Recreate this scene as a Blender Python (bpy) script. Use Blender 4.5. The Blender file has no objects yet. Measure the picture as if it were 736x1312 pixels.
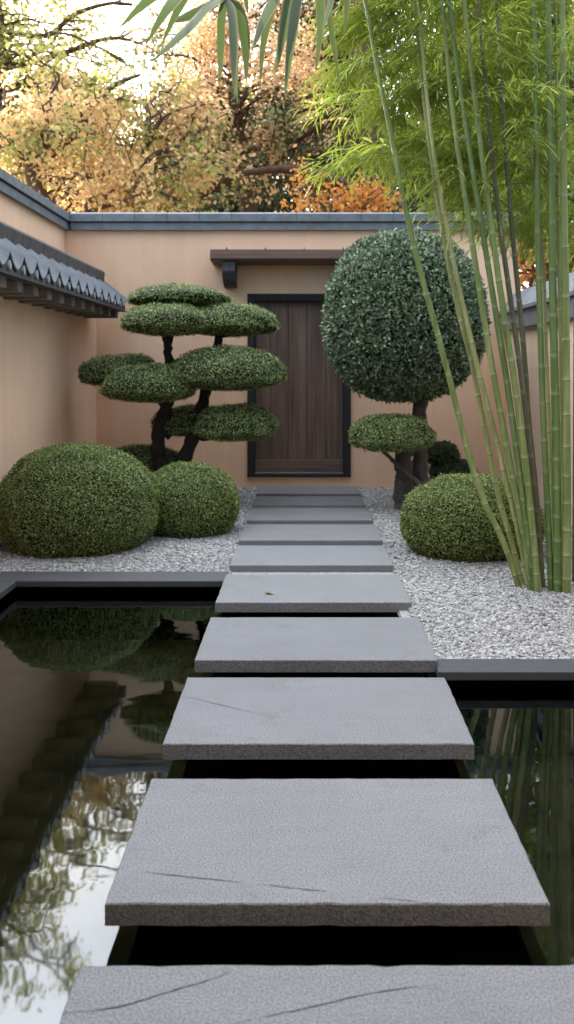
import bpy, math, random
import numpy as np
from mathutils import Vector

random.seed(11)
rng = np.random.default_rng(11)
R = math.radians
scene = bpy.context.scene
COL = scene.collection

# ------------------------------------------------------------------ frame of reference
CAM_H, FOC, VX, VY = 1.32, 1080.0, 389.0, 472.0     # eye height, focal length in photo pixels, vanishing point


def at(x, y, Y):
    """world point seen at photo pixel (x, y) at distance Y"""
    return Vector(((x - VX) * Y / FOC, Y, CAM_H - (y - VY) * Y / FOC))


# ------------------------------------------------------------------ mesh builder
class MB:
    def __init__(self):
        self.v, self.f, self.m, self.n = [], [], [], 0
        self.s = []

    def add(self, verts, faces, mat=0, smooth=False):
        verts = np.asarray(verts, dtype=np.float32).reshape(-1, 3)
        self.v.append(verts)
        if isinstance(faces, np.ndarray):
            self.f.append((faces.astype(np.int64) + self.n))
            k = len(faces)
        else:
            self.f.append([[i + self.n for i in q] for q in faces])
            k = len(faces)
        self.m.append(np.full(k, mat, dtype=np.int32) if np.isscalar(mat) else np.asarray(mat, dtype=np.int32))
        self.s.append(np.full(k, smooth, dtype=bool))
        self.n += len(verts)

    def box(self, x0, x1, y0, y1, z0, z1, mat=0):
        v = [(x0, y0, z0), (x1, y0, z0), (x1, y1, z0), (x0, y1, z0), (x0, y0, z1), (x1, y0, z1), (x1, y1, z1), (x0, y1, z1)]
        f = [(0, 3, 2, 1), (4, 5, 6, 7), (0, 1, 5, 4), (1, 2, 6, 5), (2, 3, 7, 6), (3, 0, 4, 7)]
        self.add(v, f, mat)

    def prism(self, prof, axis, a, b, mat=0):
        """closed 2D profile extruded along an axis ('x': prof=(y,z); 'y': prof=(x,z))"""
        n = len(prof)
        def mk(p, t):
            return (t, p[0], p[1]) if axis == 'x' else (p[0], t, p[1])
        v = [mk(p, a) for p in prof] + [mk(p, b) for p in prof]
        f = [tuple(range(n)), tuple(range(2 * n - 1, n - 1, -1))]
        for i in range(n):
            j = (i + 1) % n
            f.append((i, i + n, j + n, j))
        self.add(v, f, mat)

    def tube(self, pts, rad, sides=8, mat=0, cap=True, segmats=None):
        pts = np.asarray([tuple(p) for p in pts], dtype=float)
        n = len(pts)
        rad = np.broadcast_to(np.asarray(rad, dtype=float), (n,))
        t = np.gradient(pts, axis=0)
        t /= np.linalg.norm(t, axis=1)[:, None] + 1e-9
        a = np.array([1.0, 0, 0]) if abs(t[0][0]) < 0.8 else np.array([0, 1.0, 0])
        vs = []
        ang = np.linspace(0, 2 * math.pi, sides, endpoint=False)
        for i in range(n):
            a = a - t[i] * a.dot(t[i])
            a /= np.linalg.norm(a) + 1e-9
            b = np.cross(t[i], a)
            vs.append(pts[i] + rad[i] * (np.cos(ang)[:, None] * a + np.sin(ang)[:, None] * b))
        vs = np.concatenate(vs)
        i = np.arange(n - 1)[:, None] * sides
        j = np.arange(sides)[None, :]
        k = (j + 1) % sides
        q = np.stack([i + j, i + k, i + sides + k, i + sides + j], axis=-1).reshape(-1, 4)
        mm = mat if segmats is None else np.repeat(np.asarray(segmats), sides)
        self.add(vs, q, mm, True)
        if cap:
            self.add(vs[:sides], [tuple(range(sides - 1, -1, -1))], mat if segmats is None else 0)
            self.add(vs[-sides:], [tuple(range(sides))], mat if segmats is None else 0)

    def build(self, name, mats, parent=None, bevel=0.0):
        me = bpy.data.meshes.new(name)
        V = np.concatenate(self.v) if self.v else np.zeros((0, 3), np.float32)
        loops, starts, tot = [], [], 0
        for f in self.f:
            if isinstance(f, np.ndarray):
                k = f.shape[1]
                starts.append(tot + np.arange(len(f)) * k)
                loops.append(f.ravel())
                tot += f.size
            else:
                for q in f:
                    starts.append(np.array([tot]))
                    loops.append(np.array(q))
                    tot += len(q)
        L = np.concatenate(loops).astype(np.int32)
        S = np.concatenate(starts).astype(np.int32)
        me.vertices.add(len(V))
        me.vertices.foreach_set('co', V.ravel())
        me.loops.add(len(L))
        me.loops.foreach_set('vertex_index', L)
        me.polygons.add(len(S))
        me.polygons.foreach_set('loop_start', S)
        me.polygons.foreach_set('material_index', np.concatenate(self.m))
        me.polygons.foreach_set('use_smooth', np.concatenate(self.s))
        for m in (mats if isinstance(mats, (list, tuple)) else [mats]):
            me.materials.append(m)
        me.update(calc_edges=True)
        me.validate()
        o = bpy.data.objects.new(name, me)
        COL.objects.link(o)
        if parent is not None:
            o.parent = parent
            o.matrix_parent_inverse = parent.matrix_basis.inverted()
        if bevel:
            b = o.modifiers.new('bevel', 'BEVEL')
            b.width = bevel
            b.segments = 2
            b.limit_method = 'ANGLE'
        return o


def tag(o, label=None, cat=None, group=None, kind=None):
    if label: o['label'] = label
    if cat: o['category'] = cat
    if group: o['group'] = group
    if kind: o['kind'] = kind
    return o


def empty(name, loc, label, cat, group=None):
    o = bpy.data.objects.new(name, None)
    o.empty_display_size = 0.1
    COL.objects.link(o)
    o.location = loc
    return tag(o, label, cat, group)


def smooth_path(pts, per=8):
    p = np.asarray([tuple(q) for q in pts], dtype=float)
    p = np.vstack([2 * p[0] - p[1], p, 2 * p[-1] - p[-2]])
    out = []
    for i in range(1, len(p) - 2):
        for k in range(per):
            t = k / per
            out.append(0.5 * ((2 * p[i]) + (p[i + 1] - p[i - 1]) * t + (2 * p[i - 1] - 5 * p[i] + 4 * p[i + 1] - p[i + 2]) * t * t
                              + (3 * p[i] - p[i - 1] - 3 * p[i + 1] + p[i + 2]) * t ** 3))
    out.append(p[-2])
    return np.array(out)


# ------------------------------------------------------------------ materials
def new_mat(name):
    m = bpy.data.materials.new(name)
    m.use_nodes = True
    nt = m.node_tree
    return m, nt, nt.nodes['Principled BSDF'], nt.nodes['Material Output']


def node(nt, kind, **kw):
    n = nt.nodes.new(kind)
    for k, v in kw.items():
        if k in n.inputs.keys() if hasattr(n.inputs, 'keys') else False:
            n.inputs[k].default_value = v
        else:
            setattr(n, k, v)
    return n


def ramp(nt, fac, stops):
    r = nt.nodes.new('ShaderNodeValToRGB')
    e = r.color_ramp.elements
    while len(e) < len(stops):
        e.new(0.5)
    for i, (p, c) in enumerate(stops):
        e[i].position = p
        e[i].color = (*c, 1)
    nt.links.new(fac, r.inputs[0])
    return r.outputs[0]


def noise(nt, scale, detail=4, rough=0.55, vec=None):
    n = nt.nodes.new('ShaderNodeTexNoise')
    n.inputs['Scale'].default_value = scale
    n.inputs['Detail'].default_value = detail
    n.inputs['Roughness'].default_value = rough
    if vec is not None:
        nt.links.new(vec, n.inputs['Vector'])
    return n.outputs['Fac']


def objvec(nt, scale=(1, 1, 1)):
    t = nt.nodes.new('ShaderNodeTexCoord')
    mp = nt.nodes.new('ShaderNodeMapping')
    mp.inputs['Scale'].default_value = scale
    nt.links.new(t.outputs['Object'], mp.inputs['Vector'])
    return mp.outputs['Vector']


def bump(nt, bs, h, strength, dist=0.01):
    b = nt.nodes.new('ShaderNodeBump')
    b.inputs['Strength'].default_value = strength
    b.inputs['Distance'].default_value = dist
    nt.links.new(h, b.inputs['Height'])
    nt.links.new(b.outputs['Normal'], bs.inputs['Normal'])


def mixc(nt, fac, a, b, mode='MIX'):
    m = nt.nodes.new('ShaderNodeMix')
    m.data_type = 'RGBA'
    m.blend_type = mode
    for sock, val in ((m.inputs[0], fac), (m.inputs[6], a), (m.inputs[7], b)):
        if hasattr(val, 'is_linked') or hasattr(val, 'links'):
            nt.links.new(val, sock)
        elif isinstance(val, (int, float)):
            sock.default_value = val
        else:
            sock.default_value = (*val, 1)
    return m.outputs[2]


def stucco(name, c1, c2):
    m, nt, bs, out = new_mat(name)
    v = objvec(nt)
    col = ramp(nt, noise(nt, 1.1, 6, 0.6, v), [(0.3, c1), (0.7, c2)])
    vs = objvec(nt, (5.0, 5.0, 0.5))
    streak = ramp(nt, noise(nt, 1.0, 4, 0.6, vs), [(0.42, (0.9, 0.9, 0.89)), (0.62, (1, 1, 1))])
    col = mixc(nt, 0.6, col, streak, 'MULTIPLY')
    fine = noise(nt, 160, 3, 0.6, v)
    col = mixc(nt, 0.35, col, ramp(nt, fine, [(0.3, (0.75, 0.74, 0.73)), (0.7, (1, 1, 1))]), 'MULTIPLY')
    nt.links.new(col, bs.inputs['Base Color'])
    bs.inputs['Roughness'].default_value = 0.92
    add = nt.nodes.new('ShaderNodeMath')
    add.operation = 'ADD'
    nt.links.new(fine, add.inputs[0])
    nt.links.new(noise(nt, 25, 5, 0.6, v), add.inputs[1])
    bump(nt, bs, add.outputs[0], 0.35, 0.006)
    return m


def stone(name, c1, c2, speck=300, rough=0.85, b=0.4, grain=1.0):
    m, nt, bs, out = new_mat(name)
    v = objvec(nt)
    f = noise(nt, speck, 2, 0.7, v)
    col = ramp(nt, f, [(0.36, c1), (0.62, c2)])
    big = noise(nt, 2.2, 5, 0.6, v)
    col = mixc(nt, 0.5, col, ramp(nt, big, [(0.3, (0.78, 0.78, 0.78)), (0.7, (1.0, 1.0, 1.0))]), 'MULTIPLY')
    vs = objvec(nt, (2.0, 9.0, 9.0))
    col = mixc(nt, 0.3, col, ramp(nt, noise(nt, 2.0, 6, 0.65, vs), [(0.35, (0.75, 0.75, 0.76)), (0.6, (1, 1, 1))]), 'MULTIPLY')
    oi = nt.nodes.new('ShaderNodeObjectInfo')
    col = mixc(nt, 1.0, col, ramp(nt, oi.outputs['Random'], [(0, (0.90, 0.90, 0.905)), (1, (1.06, 1.055, 1.04))]), 'MULTIPLY')
    blot = noise(nt, 5.5, 7, 0.7, v)
    col = mixc(nt, 0.6, col, ramp(nt, blot, [(0.30, (0.70, 0.69, 0.66)), (0.43, (1, 1, 1))]), 'MULTIPLY')
    nt.links.new(col, bs.inputs['Base Color'])
    bs.inputs['Roughness'].default_value = rough
    add = nt.nodes.new('ShaderNodeMath')
    add.operation = 'ADD'
    nt.links.new(f, add.inputs[0])
    nt.links.new(noise(nt, 70, 4, 0.65, v), add.inputs[1])
    bump(nt, bs, add.outputs[0], b, 0.004)
    return m


def leafmat(name, c1, c2, c3, transl=0.3, rough=0.5, tcol=None, spec=0.4):
    """per leaf colour variation; thin leaves let light through"""
    m, nt, bs, out = new_mat(name)
    g = nt.nodes.new('ShaderNodeNewGeometry')
    col = ramp(nt, g.outputs['Random Per Island'], [(0.0, c1), (0.5, c2), (1.0, c3)])
    nt.links.new(col, bs.inputs['Base Color'])
    bs.inputs['Roughness'].default_value = rough
    bs.inputs['Specular IOR Level'].default_value = spec
    if transl > 0:
        tr = nt.nodes.new('ShaderNodeBsdfTranslucent')
        if tcol:
            nt.links.new(mixc(nt, 0.7, col, tcol), tr.inputs['Color'])
        else:
            nt.links.new(col, tr.inputs['Color'])
        mx = nt.nodes.new('ShaderNodeMixShader')
        mx.inputs[0].default_value = transl
        nt.links.new(bs.outputs[0], mx.inputs[1])
        nt.links.new(tr.outputs[0], mx.inputs[2])
        nt.links.new(mx.outputs[0], out.inputs['Surface'])
    return m


def bark(name, c1, c2, scale=30):
    m, nt, bs, out = new_mat(name)
    v = objvec(nt, (1, 1, 0.25))
    f = noise(nt, scale, 6, 0.7, v)
    nt.links.new(ramp(nt, f, [(0.3, c1), (0.7, c2)]), bs.inputs['Base Color'])
    bs.inputs['Roughness'].default_value = 0.95
    bump(nt, bs, f, 0.8, 0.03)
    return m


def wood(name, c1, c2, axis='z', rough=0.6):
    m, nt, bs, out = new_mat(name)
    sc = (9, 9, 0.6) if axis == 'z' else (0.9, 14, 14)
    v = objvec(nt, sc)
    n1 = noise(nt, 1.3, 6, 0.65, v)
    sc2 = (38, 38, 1.4) if axis == 'z' else (2.0, 70, 70)
    n2 = noise(nt, 1.0, 3, 0.6, objvec(nt, sc2))
    mx = nt.nodes.new('ShaderNodeMath')
    mx.operation = 'MULTIPLY_ADD'
    nt.links.new(n2, mx.inputs[0])
    mx.inputs[1].default_value = 0.45
    nt.links.new(n1, mx.inputs[2])
    col = ramp(nt, mx.outputs[0], [(0.45, c1), (0.95, c2)])
    g = nt.nodes.new('ShaderNodeNewGeometry')
    col = mixc(nt, 0.6, col, ramp(nt, g.outputs['Random Per Island'], [(0, (0.62, 0.6, 0.6)), (1, (1.1, 1.08, 1.05))]), 'MULTIPLY')
    nt.links.new(col, bs.inputs['Base Color'])
    bs.inputs['Roughness'].default_value = rough
    bump(nt, bs, mx.outputs[0], 0.35, 0.006)
    return m


def plain(name, c, rough=0.7, var=0.3, scale=8, b=0.15):
    m, nt, bs, out = new_mat(name)
    v = objvec(nt)
    f = noise(nt, scale, 5, 0.6, v)
    lo = tuple(x * (1 - var) for x in c)
    hi = tuple(x * (1 + var) for x in c)
    nt.links.new(ramp(nt, f, [(0.3, lo), (0.7, hi)]), bs.inputs['Base Color'])
    bs.inputs['Roughness'].default_value = rough
    if b:
        bump(nt, bs, noise(nt, scale * 12, 3, 0.6, v), b, 0.004)
    return m


M = {}
M['wall'] = stucco('peach_stucco', (0.77, 0.52, 0.36), (0.87, 0.60, 0.43))
M['wall_lit_pale'] = stucco('lit_pale_stucco', (0.74, 0.57, 0.44), (0.82, 0.65, 0.52))  # paler than the other walls: its stronger skylight is put into the colour
M['slab'] = stone('grey_granite', (0.094, 0.098, 0.107), (0.240, 0.249, 0.270), 200, 0.8, 0.65)
M['coping_stone'] = stone('dark_slate', (0.026, 0.029, 0.036), (0.056, 0.062, 0.075), 200, 0.6, 0.25)
M['black_stone'] = plain('black_stone', (0.006, 0.006, 0.006), 0.9, 0.3, 20)
_nt = M['black_stone'].node_tree
_df = _nt.nodes.new('ShaderNodeBsdfDiffuse')
_df.inputs['Color'].default_value = (0.004, 0.004, 0.004, 1)
_nt.links.new(_df.outputs[0], _nt.nodes['Material Output'].inputs['Surface'])
M['slate_tile'] = plain('slate_blue_tile', (0.13, 0.155, 0.185), 0.55, 0.25, 9, 0.2)
M['roof_tile'] = plain('grey_roof_tile', (0.095, 0.108, 0.128), 0.75, 0.25, 14, 0.2)
M['roof_dark'] = plain('dark_roof_tile', (0.055, 0.052, 0.055), 0.8, 0.35, 20, 0.4)
M['drop'] = plain('pale_tile_end', (0.26, 0.28, 0.31), 0.5, 0.2, 30)
M['rafter'] = plain('weathered_rafter', (0.15, 0.13, 0.12), 0.8, 0.3, 20)
M['door'] = wood('dark_door_wood', (0.036, 0.023, 0.018), (0.185, 0.122, 0.094))
M['rail'] = wood('door_rail_wood', (0.07, 0.045, 0.042), (0.20, 0.135, 0.12), 'x')
M['frame'] = plain('charcoal_metal', (0.012, 0.013, 0.016), 0.85, 0.2, 10, 0.05)
M['canopy'] = wood('canopy_wood', (0.085, 0.052, 0.043), (0.20, 0.125, 0.105), 'x')
M['bracket'] = plain('bracket_stone', (0.05, 0.055, 0.06), 0.8, 0.4, 25, 0.4)
M['bark_dark'] = bark('dark_bark', (0.010, 0.008, 0.007), (0.035, 0.028, 0.024), 40)
M['bark_grey'] = bark('grey_bark', (0.05, 0.043, 0.04), (0.13, 0.115, 0.105), 40)
M['bark_brown'] = bark('brown_bark', (0.05, 0.034, 0.024), (0.16, 0.11, 0.08), 12)
M['bark_red'] = bark('red_bark', (0.035, 0.018, 0.013), (0.12, 0.065, 0.048), 10)
M['box_leaf'] = leafmat('boxwood_leaf', (0.063, 0.094, 0.023), (0.167, 0.23, 0.06), (0.345, 0.425, 0.149), 0.18)
M['box_leaf_light'] = leafmat('light_boxwood_leaf', (0.07, 0.1, 0.022), (0.185, 0.25, 0.062), (0.36, 0.42, 0.15), 0.18)
M['pad_leaf'] = leafmat('cloud_pine_leaf', (0.078, 0.118, 0.036), (0.213, 0.291, 0.095), (0.426, 0.515, 0.224), 0.18)
M['dark_leaf'] = leafmat('dark_green_leaf', (0.02, 0.03, 0.012), (0.05, 0.07, 0.028), (0.1, 0.13, 0.05), 0.12)  # darker green than the other foliage pads
M['blue_leaf'] = leafmat('glaucous_leaf', (0.046, 0.081, 0.041), (0.132, 0.196, 0.109), (0.368, 0.46, 0.31), 0.15, 0.4, None, 0.5)
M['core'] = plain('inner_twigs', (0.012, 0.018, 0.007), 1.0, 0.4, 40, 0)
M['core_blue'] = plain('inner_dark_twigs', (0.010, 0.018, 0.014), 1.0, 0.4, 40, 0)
M['bamboo_leaf'] = leafmat('bamboo_leaf', (0.13, 0.182, 0.031), (0.26, 0.338, 0.065), (0.494, 0.52, 0.156), 0.42, 0.5, (0.34, 0.44, 0.05))
M['gold_leaf'] = leafmat('golden_leaf', (0.42, 0.31, 0.13), (0.74, 0.52, 0.25), (0.85, 0.66, 0.40), 0.5, 0.6, (1.0, 0.72, 0.38))
M['peach_leaf'] = leafmat('peach_leaf', (0.56, 0.37, 0.21), (0.80, 0.57, 0.34), (0.88, 0.70, 0.48), 0.6, 0.6, (1.0, 0.70, 0.42))
M['olive_leaf'] = leafmat('olive_leaf', (0.13, 0.145, 0.055), (0.28, 0.28, 0.11), (0.52, 0.45, 0.19), 0.45, 0.6, (0.55, 0.55, 0.15))
M['sage_leaf'] = leafmat('sage_leaf', (0.10, 0.12, 0.06), (0.22, 0.24, 0.13), (0.36, 0.36, 0.2), 0.4, 0.6, (0.4, 0.42, 0.2))
M['orange_leaf'] = leafmat('orange_leaf', (0.42, 0.17, 0.05), (0.66, 0.33, 0.12), (0.76, 0.48, 0.2), 0.45, 0.6, (0.95, 0.42, 0.06))
M['evergreen_leaf'] = leafmat('evergreen_leaf', (0.045, 0.063, 0.030), (0.098, 0.128, 0.060), (0.195, 0.225, 0.120), 0.2)
M['green_leaf'] = leafmat('mid_green_leaf', (0.06, 0.10, 0.02), (0.13, 0.20, 0.035), (0.24, 0.30, 0.07), 0.45, 0.5, (0.3, 0.45, 0.06))
M['palm'] = leafmat('palm_blade', (0.022, 0.041, 0.015), (0.038, 0.064, 0.026), (0.064, 0.09, 0.045), 0.15, 0.4, (0.15, 0.25, 0.06))
M['palm_edge'] = leafmat('palm_margin', (0.14, 0.14, 0.06), (0.20, 0.17, 0.09), (0.26, 0.19, 0.12), 0.15, 0.5)
M['culm'] = None
M['pink'] = leafmat('pink_petal', (0.7, 0.16, 0.15), (0.8, 0.25, 0.22), (0.85, 0.4, 0.35), 0.4)
M['dry_leaf'] = plain('dry_leaf', (0.20, 0.15, 0.08), 0.8, 0.3, 50)
M['crack'] = plain('dark_vein', (0.042, 0.042, 0.046), 0.9, 0.3, 50, 0)


def culm_mat(name, c1, c2, c3):
    m, nt, bs, out = new_mat(name)
    v = objvec(nt, (25, 25, 1.2))
    f = noise(nt, 1.0, 4, 0.6, v)
    col = ramp(nt, f, [(0.3, c1), (0.5, c2), (0.72, c3)])
    nt.links.new(col, bs.inputs['Base Color'])
    bs.inputs['Roughness'].default_value = 0.5
    bs.inputs['Specular IOR Level'].default_value = 0.35
    return m


CULMS = [culm_mat('green_culm', (0.094, 0.138, 0.037), (0.156, 0.206, 0.062), (0.288, 0.312, 0.125)),
         culm_mat('yellowing_culm', (0.15, 0.175, 0.056), (0.25, 0.269, 0.1), (0.4, 0.375, 0.175)),
         culm_mat('deep_green_culm', (0.062, 0.106, 0.031), (0.106, 0.163, 0.048), (0.2, 0.244, 0.094)),
         culm_mat('purplish_culm', (0.06, 0.065, 0.035), (0.1, 0.1, 0.055), (0.16, 0.15, 0.1))]
M['node_ring'] = plain('pale_culm_ring', (0.22, 0.23, 0.12), 0.6, 0.2, 40, 0)
M['node_dark'] = plain('dark_culm_ring', (0.055, 0.065, 0.03), 0.6, 0.2, 40, 0)


def gravel_mats():
    m, nt, bs, out = new_mat('white_pebble')
    g = nt.nodes.new('ShaderNodeNewGeometry')
    col = ramp(nt, g.outputs['Random Per Island'], [(0.0, (0.15, 0.15, 0.155)), (0.3, (0.26, 0.26, 0.265)), (0.7, (0.36, 0.36, 0.36)), (1.0, (0.47, 0.47, 0.465))])
    v = objvec(nt)
    col = mixc(nt, 0.5, col, ramp(nt, noise(nt, 120, 3, 0.6, v), [(0.3, (0.75, 0.75, 0.75)), (0.7, (1, 1, 1))]), 'MULTIPLY')
    nt.links.new(col, bs.inputs['Base Color'])
    bs.inputs['Roughness'].default_value = 0.85
    M['pebble'] = m
    m, nt, bs, out = new_mat('gravel_bed')
    vo = nt.nodes.new('ShaderNodeTexVoronoi')
    vo.inputs['Scale'].default_value = 60
    nt.links.new(objvec(nt), vo.inputs['Vector'])
    nt.links.new(ramp(nt, vo.outputs['Distance'], [(0.0, (0.40, 0.40, 0.39)), (0.7, (0.2, 0.2, 0.2))]), bs.inputs['Base Color'])
    bs.inputs['Roughness'].default_value = 0.95
    M['gravel_bed'] = m
    m, nt, bs, out = new_mat('pond_floor_stones')
    vo = nt.nodes.new('ShaderNodeTexVoronoi')
    vo.inputs['Scale'].default_value = 7
    nt.links.new(objvec(nt), vo.inputs['Vector'])
    nt.links.new(ramp(nt, vo.outputs['Distance'], [(0.0, (0.085, 0.078, 0.050)), (0.5, (0.055, 0.052, 0.034)), (0.8, (0.022, 0.022, 0.015))]), bs.inputs['Base Color'])
    bs.inputs['Roughness'].default_value = 0.95
    M['pond_floor'] = m


gravel_mats()


def water_mat():
    m, nt, bs, out = new_mat('pond_water')
    nt.nodes.remove(bs)
    fr = nt.nodes.new('ShaderNodeFresnel')
    fr.inputs['IOR'].default_value = 1.75
    tr = nt.nodes.new('ShaderNodeBsdfTransparent')
    tr.inputs['Color'].default_value = (0.40, 0.40, 0.29, 1)
    gl = nt.nodes.new('ShaderNodeBsdfGlossy')
    gl.inputs['Roughness'].default_value = 0.03
    gl.inputs['Color'].default_value = (0.86, 0.93, 1, 1)  # blue tint put into the gloss so the reflected sky looks bluer
    b = nt.nodes.new('ShaderNodeBump')
    b.inputs['Strength'].default_value = 0.4
    b.inputs['Distance'].default_value = 0.006
    v = objvec(nt, (1.0, 1.6, 1.0))
    n1 = noise(nt, 3.2, 2, 0.45, v)
    msk = ramp(nt, noise(nt, 0.55, 2, 0.5, objvec(nt)), [(0.38, (0.05, 0.05, 0.05)), (0.62, (1, 1, 1))])
    mu = nt.nodes.new('ShaderNodeMath')
    mu.operation = 'MULTIPLY'
    nt.links.new(n1, mu.inputs[0])
    nt.links.new(msk, mu.inputs[1])
    nt.links.new(mu.outputs[0], b.inputs['Height'])
    nt.links.new(b.outputs[0], gl.inputs['Normal'])
    mx = nt.nodes.new('ShaderNodeMixShader')
    nt.links.new(fr.outputs[0], mx.inputs[0])
    nt.links.new(tr.outputs[0], mx.inputs[1])
    nt.links.new(gl.outputs[0], mx.inputs[2])
    nt.links.new(mx.outputs[0], out.inputs['Surface'])
    return m


M['water'] = water_mat()
M['earth'] = plain('leaf_litter_ground', (0.09, 0.075, 0.045), 1.0, 0.5, 3, 0.5)

# ------------------------------------------------------------------ setting: ground, pond, gravel
GZ, WZ = -0.045, -0.11
XL, XR, YB = -2.37, 2.33, 9.65          # wall faces of the courtyard
YN = -2.6                                # near end of the pond behind the camera
PLX0, PLX1 = -0.43, 0.56                 # plinth under the slabs

g = MB()
for (x0, x1, y0, y1) in ((-400, 400, 9.95, 600), (-400, 400, -400, YN - 0.4), (-400, -2.95, YN - 0.4, 9.95), (2.75, 400, YN - 0.4, 9.95)):
    g.add([(x0, y0, -0.07), (x1, y0, -0.07), (x1, y1, -0.07), (x0, y1, -0.07)], [(0, 1, 2, 3)])
tag(g.build('ground', M['earth']), 'brown leaf litter ground outside the walled court', kind='structure')

g = MB()
for (x0, x1, y0, y1) in ((-2.6, 2.5, 5.56, 9.8), (PLX1 - 0.02, 2.5, 3.88, 5.56), (-2.6, -1.99, YN, 5.56)):
    g.add([(x0, y0, GZ), (x1, y0, GZ), (x1, y1, GZ), (x0, y1, GZ)], [(0, 1, 2, 3)])
tag(g.build('gravel_ground', M['gravel_bed']), 'grey gravel bed round the stepping slabs', kind='structure')

# loose pebbles
def pebbles():
    t = (1 + 5 ** 0.5) / 2
    ico = np.array([(-1, t, 0), (1, t, 0), (-1, -t, 0), (1, -t, 0), (0, -1, t), (0, 1, t), (0, -1, -t), (0, 1, -t), (t, 0, -1), (t, 0, 1), (-t, 0, -1), (-t, 0, 1)]) / math.hypot(1, t)
    fi = np.array([(0, 11, 5), (0, 5, 1), (0, 1, 7), (0, 7, 10), (0, 10, 11), (1, 5, 9), (5, 11, 4), (11, 10, 2), (10, 7, 6), (7, 1, 8), (3, 9, 4), (3, 4, 2), (3, 2, 6), (3, 6, 8), (3, 8, 9), (4, 9, 5), (2, 4, 11), (6, 2, 10), (8, 6, 7), (9, 8, 1)])
    P = []
    for (x0, x1, y0, y1, d) in ((0.588, 2.31, 3.90, 5.4, 11500), (0.60, 2.31, 5.4, 9.6, 6400), (-2.35, -0.48, 5.58, 7.0, 7800), (-2.35, -0.48, 7.0, 9.6, 5200), (-2.35, -2.0, 2.5, 5.58, 3500)):
        n = int((x1 - x0) * (y1 - y0) * d)
        p = np.stack([rng.uniform(x0, x1, n), rng.uniform(y0, y1, n), np.full(n, GZ)], 1)
        P.append(p)
    P = np.concatenate(P)
    n = len(P)
    s = rng.uniform(0.0042, 0.0088, n) * rng.choice([1, 1, 1, 1.35], n)
    s *= np.where(P[:, 1] > 6, 1.2, 1.0)
    V = ico[None] * (1 + rng.uniform(-0.22, 0.22, (n, 12, 1)))
    V = V * np.stack([s * rng.uniform(0.9, 1.5, n), s * rng.uniform(0.8, 1.2, n), s * rng.uniform(0.55, 0.9, n)], 1)[:, None, :]
    a = rng.uniform(0, 6.283, n)
    c, sn = np.cos(a)[:, None], np.sin(a)[:, None]
    x = V[:, :, 0] * c - V[:, :, 1] * sn
    y = V[:, :, 0] * sn + V[:, :, 1] * c
    V = np.stack([x, y, V[:, :, 2]], 2)
    P[:, 2] += s * rng.uniform(0.1, 1.1, n)
    V = V + P[:, None, :]
    F = (fi[None] + (np.arange(n) * 12)[:, None, None]).reshape(-1, 3)
    b = MB()
    b.add(V.reshape(-1, 3), F, 0, False)
    tag(b.build('gravel', M['pebble']), 'loose white and grey gravel chips beside the path', 'gravel', kind='stuff')


pebbles()

# pond basin
g = MB()
g.box(-2.2, 2.6, YN - 0.3, 5.8, -0.6, -0.42)
tag(g.build('pond_floor', M['pond_floor']), 'dark stony pond floor under the water', kind='structure')
g = MB()
g.box(-1.99, -1.87, YN, 5.56, -0.6, -0.06)
g.box(-1.87, PLX0, 5.40, 5.56, -0.6, -0.06)
g.box(PLX1, 2.4, 3.78, 3.9, -0.6, -0.06)
tag(g.build('pond_wall', M['black_stone']), 'black pond side wall below the stone edge', kind='structure')
g = MB()
g.add([(-1.90, YN, WZ), (2.33, YN, WZ), (2.33, 3.80, WZ), (PLX1 + 0.01, 3.80, WZ), (PLX1 + 0.01, 5.45, WZ), (-1.90, 5.45, WZ)], [(0, 1, 2, 3, 4, 5)])
tag(g.build('water', M['water']), 'still dark pond water reflecting bushes and sky', kind='structure')
g = MB()
g.box(PLX0, PLX1, 0.4, 5.62, -0.4, -0.135)
g.box(PLX0 + 0.02, PLX1 - 0.02, 5.35, 9.5, -0.2, -0.056)
tag(g.build('path_plinth', M['black_stone']), 'black recessed plinth carrying the slabs over the pond', kind='structure')
g = MB()
CZ = -0.026
g.box(-2.0, -1.82, YN, 5.338, CZ - 0.042, CZ)
g.box(-2.0, -0.5, 5.342, 5.59, CZ - 0.042, CZ)
tag(g.build('pond_kerb', M['coping_stone'], None, 0.006), 'dark slate pond kerb left of the path in front of the big bush', kind='structure')
g = MB()
g.box(0.60, 2.32, 3.74, 3.91, CZ - 0.042, CZ)
tag(g.build('pond_kerb', M['coping_stone'], None, 0.006), 'dark slate pond kerb right of the path below the gravel', kind='structure')

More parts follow.
